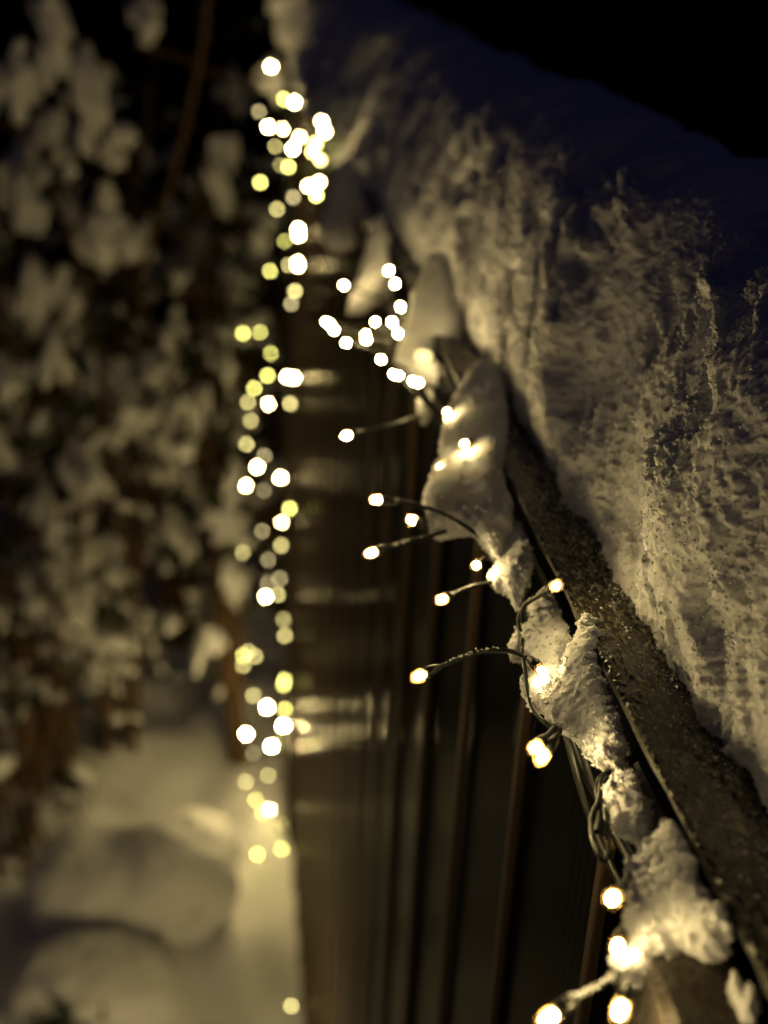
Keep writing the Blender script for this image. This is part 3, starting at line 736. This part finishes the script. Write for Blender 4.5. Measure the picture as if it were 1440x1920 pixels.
def shrub(base, height, spread, nstem, nblob, label, seed, blobs=(), extra=(), size=1.0, cat='shrub'):
    global rng
    rng = np.random.default_rng(1000+seed)
    base = np.asarray(base, float); root = empty('snowy_shrub', base, label, cat, 'snow laden garden shrubs')
    st = MB(); sn = MB(); lf = MB(); tips = []
    for i in range(nstem + 4):
        a = rng.uniform(0, 2*math.pi); lean = spread * rng.uniform(0.2, 1.0)
        top = base + np.array([math.cos(a)*lean, math.sin(a)*lean*0.7, height*rng.uniform(0.65, 1.05)])
        mid = base + (top-base)*0.5 + np.r_[rng.normal(0, 0.05, 2), 0.08]
        foot = base + np.r_[rng.normal(0, 0.04, 2), -0.06]
        W = spline([foot, mid, top], 20); st.tube(W, np.linspace(0.010, 0.003, 20), 6)
        for j in range(7):
            t = rng.integers(5, 20); p = W[t]; d = rng.normal(0, 1, 3); d[2] = abs(d[2])*0.3; d /= np.linalg.norm(d)
            ln = rng.uniform(0.10, 0.28); e = p + d*ln; e[2] -= 0.25*ln
            b = spline([p, p + d*ln*0.6 + (0, 0, 0.03), e], 8); st.tube(b, np.linspace(0.004, 0.0018, 8), 5)
            tips += [(b[4], d), (b[6], d), (e, d), (e + rng.normal(0, .03, 3), d)]
    for k in range(nblob):
        p, d = tips[rng.integers(0, len(tips))]; s = rng.lognormal(0, 0.55) * 0.0066 * size
        droop = np.array([d[0]*0.5, d[1]*0.5, -1 + 0.9*rng.random()]); 
        for q in range(rng.integers(1, 4)): blob(sn, p + (0, 0, 0.012) + rng.normal(0, 0.8*s, 3)*(q > 0), (s*rng.uniform(.6, 1.2), s*rng.uniform(.5, 1), s*rng.uniform(1.2, 3.6)), droop + rng.normal(0, .3, 3), int(rng.integers(0, 9999)), ICO1, 0.55)
        for q in range(3):
            a = rng.normal(0, 1, 3); a[2] -= 0.6; a /= np.linalg.norm(a); w = np.cross(a, (0.3, 0.5, 0.8)); w /= np.linalg.norm(w)
            L_ = rng.uniform(0.03, 0.07); c = p + rng.normal(0, 0.015, 3)
            lf.add([c, c + a*L_*0.5 + w*L_*0.22, c + a*L_, c + a*L_*0.5 - w*L_*0.22], [(0, 1, 2, 3)])
    for c, rad, tilt in blobs:
        pad = MB()
        for q in range(6):
            o_ = rng.normal(0, 0.42, 3) * np.asarray(rad) * (q > 0)
            blob(pad, c + o_, np.asarray(rad) * rng.uniform(0.30, 0.62 if q else 0.72), np.asarray(tilt, float) + rng.normal(0, .15, 3), int(rng.integers(0, 9999)), ICO2, 0.5)
        child(pad, 'snow_pad', M_SHRUBSNOW, root, True)
    for P, rr in extra: st.tube(spline(P, 24), np.linspace(rr, rr*0.6, 24), 7)
    child(st, 'stems', M_BARK, root, True); child(lf, 'leaves', M_LEAF, root, False); o = child(sn, 'snow_dusting', M_SHRUBSNOW, root, True); o['kind'] = 'stuff'

def gz(x, y): return float(ground_z(np.array([x]), np.array([y]))[0])
Y0 = 3.05
def B(px, py, w, h, tilt=(0.1, 0, 1), y=Y0):
    p = ony(px, py, y); k = np.linalg.norm(p-CAM)/FPX
    return (p, (w*k*0.5, w*k*0.4, h*k*0.5), tilt)
big = [B(205,705,95,100), B(285,695,80,120), B(330,600,40,60), B(350,755,45,60,(.4,0,1)), B(295,815,60,110,(-.5,0,1)), B(165,820,60,80), B(150,985,70,150,(.7,0,1)),
       B(245,1200,55,80), B(325,1168,45,40), B(60,1070,60,60), B(215,300,40,70), B(235,255,60,50), B(160,230,40,110), B(330,520,30,50)]
big2 = [B(430,985,70,140,(1,0,.5),2.95), B(410,1198,55,60,(0,0,1),2.9), B(440,1100,50,120,(.2,0,1),2.95), B(490,450,40,70,(.3,0,1),2.9), B(410,350,45,130,(-.3,0,1),3.1), B(430,280,60,50,(0,0,1),3.1), B(500,135,60,75,(0,0,1),2.83)]
big3 = [B(30,150,70,170,(.2,0,1)), B(100,70,60,170,(-.4,0,1)), B(40,380,70,150,(.1,0,1)), B(60,540,80,190,(.1,0,1)), B(130,590,50,130,(.5,0,1)), B(25,720,60,120), B(90,250,60,90), B(170,130,60,200,(-.3,0,1)), B(270,40,70,70), B(190,450,100,140,(-.3,0,1)), B(260,460,60,90)]
def G(px, y): p = ony(px, 1000, y); return (p[0], y, gz(p[0], y))
cane = [ony(398, -60, 3.0), ony(372, 130, 3.0), ony(325, 330, 3.0), ony(285, 450, 3.0), ony(262, 540, 3.02), ony(272, 640, 3.05), ony(245, 900, 3.08), ony(232, 1200, 3.1), G(228, 3.1)]
branch = [ony(255, 85, 3.0), ony(330, 105, 2.98), ony(400, 135, 2.95), ony(470, 150, 2.9)]
shrub(G(215, 3.15), 1.9, 0.34, 7, 260, 'leafless shrub with large snow pads and a brown cane, left of the far lights', 1, big, [(cane, 0.008), (branch, 0.004)])
shrub(G(430, 3.05), 1.75, 0.22, 5, 140, 'narrow snowy shrub right behind the hanging light garland', 2, big2)
shrub(G(50, 3.0), 1.95, 0.36, 9, 380, 'dense snow laden shrub with long drooping leaves at the left edge', 3, big3, (), 1.25)
shrub(G(120, 3.7), 2.0, 0.45, 8, 220, 'shadowy snowy shrub set behind the dense left one', 4, (), (), 1.4)
shrub(G(330, 3.8), 2.1, 0.4, 7, 200, 'shadowy snowy shrub set behind the brown cane', 5, (), (), 1.3)
shrub(G(520, 4.0), 2.0, 0.4, 7, 60, 'dark snowy shrub beyond the far end of the fence', 6, (), (), 1.3)
shrub(G(-40, 2.7), 1.0, 0.25, 6, 150, 'low twiggy shrub with snow tufts in front of the dense left shrub', 7, (), (), 1.0)

# snow lump on the far end of the rail
mb = MB()
for px, py, w, h in ((585,70,60,120),(600,145,55,90),(560,30,60,110),(545,-30,70,110)):
    p = ony(px, py, 2.80); k = np.linalg.norm(p-CAM)/FPX
    blob(mb, p, (w*k*.5, w*k*.6, h*k*.5), (0.1, 0.1, 1), int(px), ICO2, 0.35)
tag(mb.build('snow_lump', M_BANK), 'blurred pale lump of snow on the far end of the rail above the garland', 'snow lump')

# hedge added to keep the gaps behind the shrubs black
rng = np.random.default_rng(77)
hedge = empty('blackout_hedge', (-0.8, 5.4, GZ), 'added dark hedge blacking out the night gaps behind the shrubs', 'hedge')
V, Q = sdf_mound('h', [((-1.6, 5.4, 0.5), (1.9, 0.45, 1.7), 4), ((0.6, 5.4, 0.5), (1.5, 0.45, 1.75), 4)], '', '', 0.07, 25, None)
child(MB().add(V, Q), 'dark_core', M_UNLIT, hedge, True)  # black mass standing for night between the leaves
k = rng.integers(0, len(V), 9000); c = V[k] + rng.normal(0, 0.05, (len(k), 3))
a = rng.normal(0, 1, (len(k), 3)); a /= np.linalg.norm(a, axis=1)[:, None]; w = np.cross(a, (0.3, 0.5, 0.8)); L_ = rng.uniform(0.05, 0.11, len(k))[:, None]
P = np.stack([c, c + a*L_*0.5 + w*L_*0.25, c + a*L_, c + a*L_*0.5 - w*L_*0.25], 1).reshape(-1, 3)
child(MB().add(P, np.arange(len(P)).reshape(-1, 4)), 'foliage', M_LEAF, hedge, False)
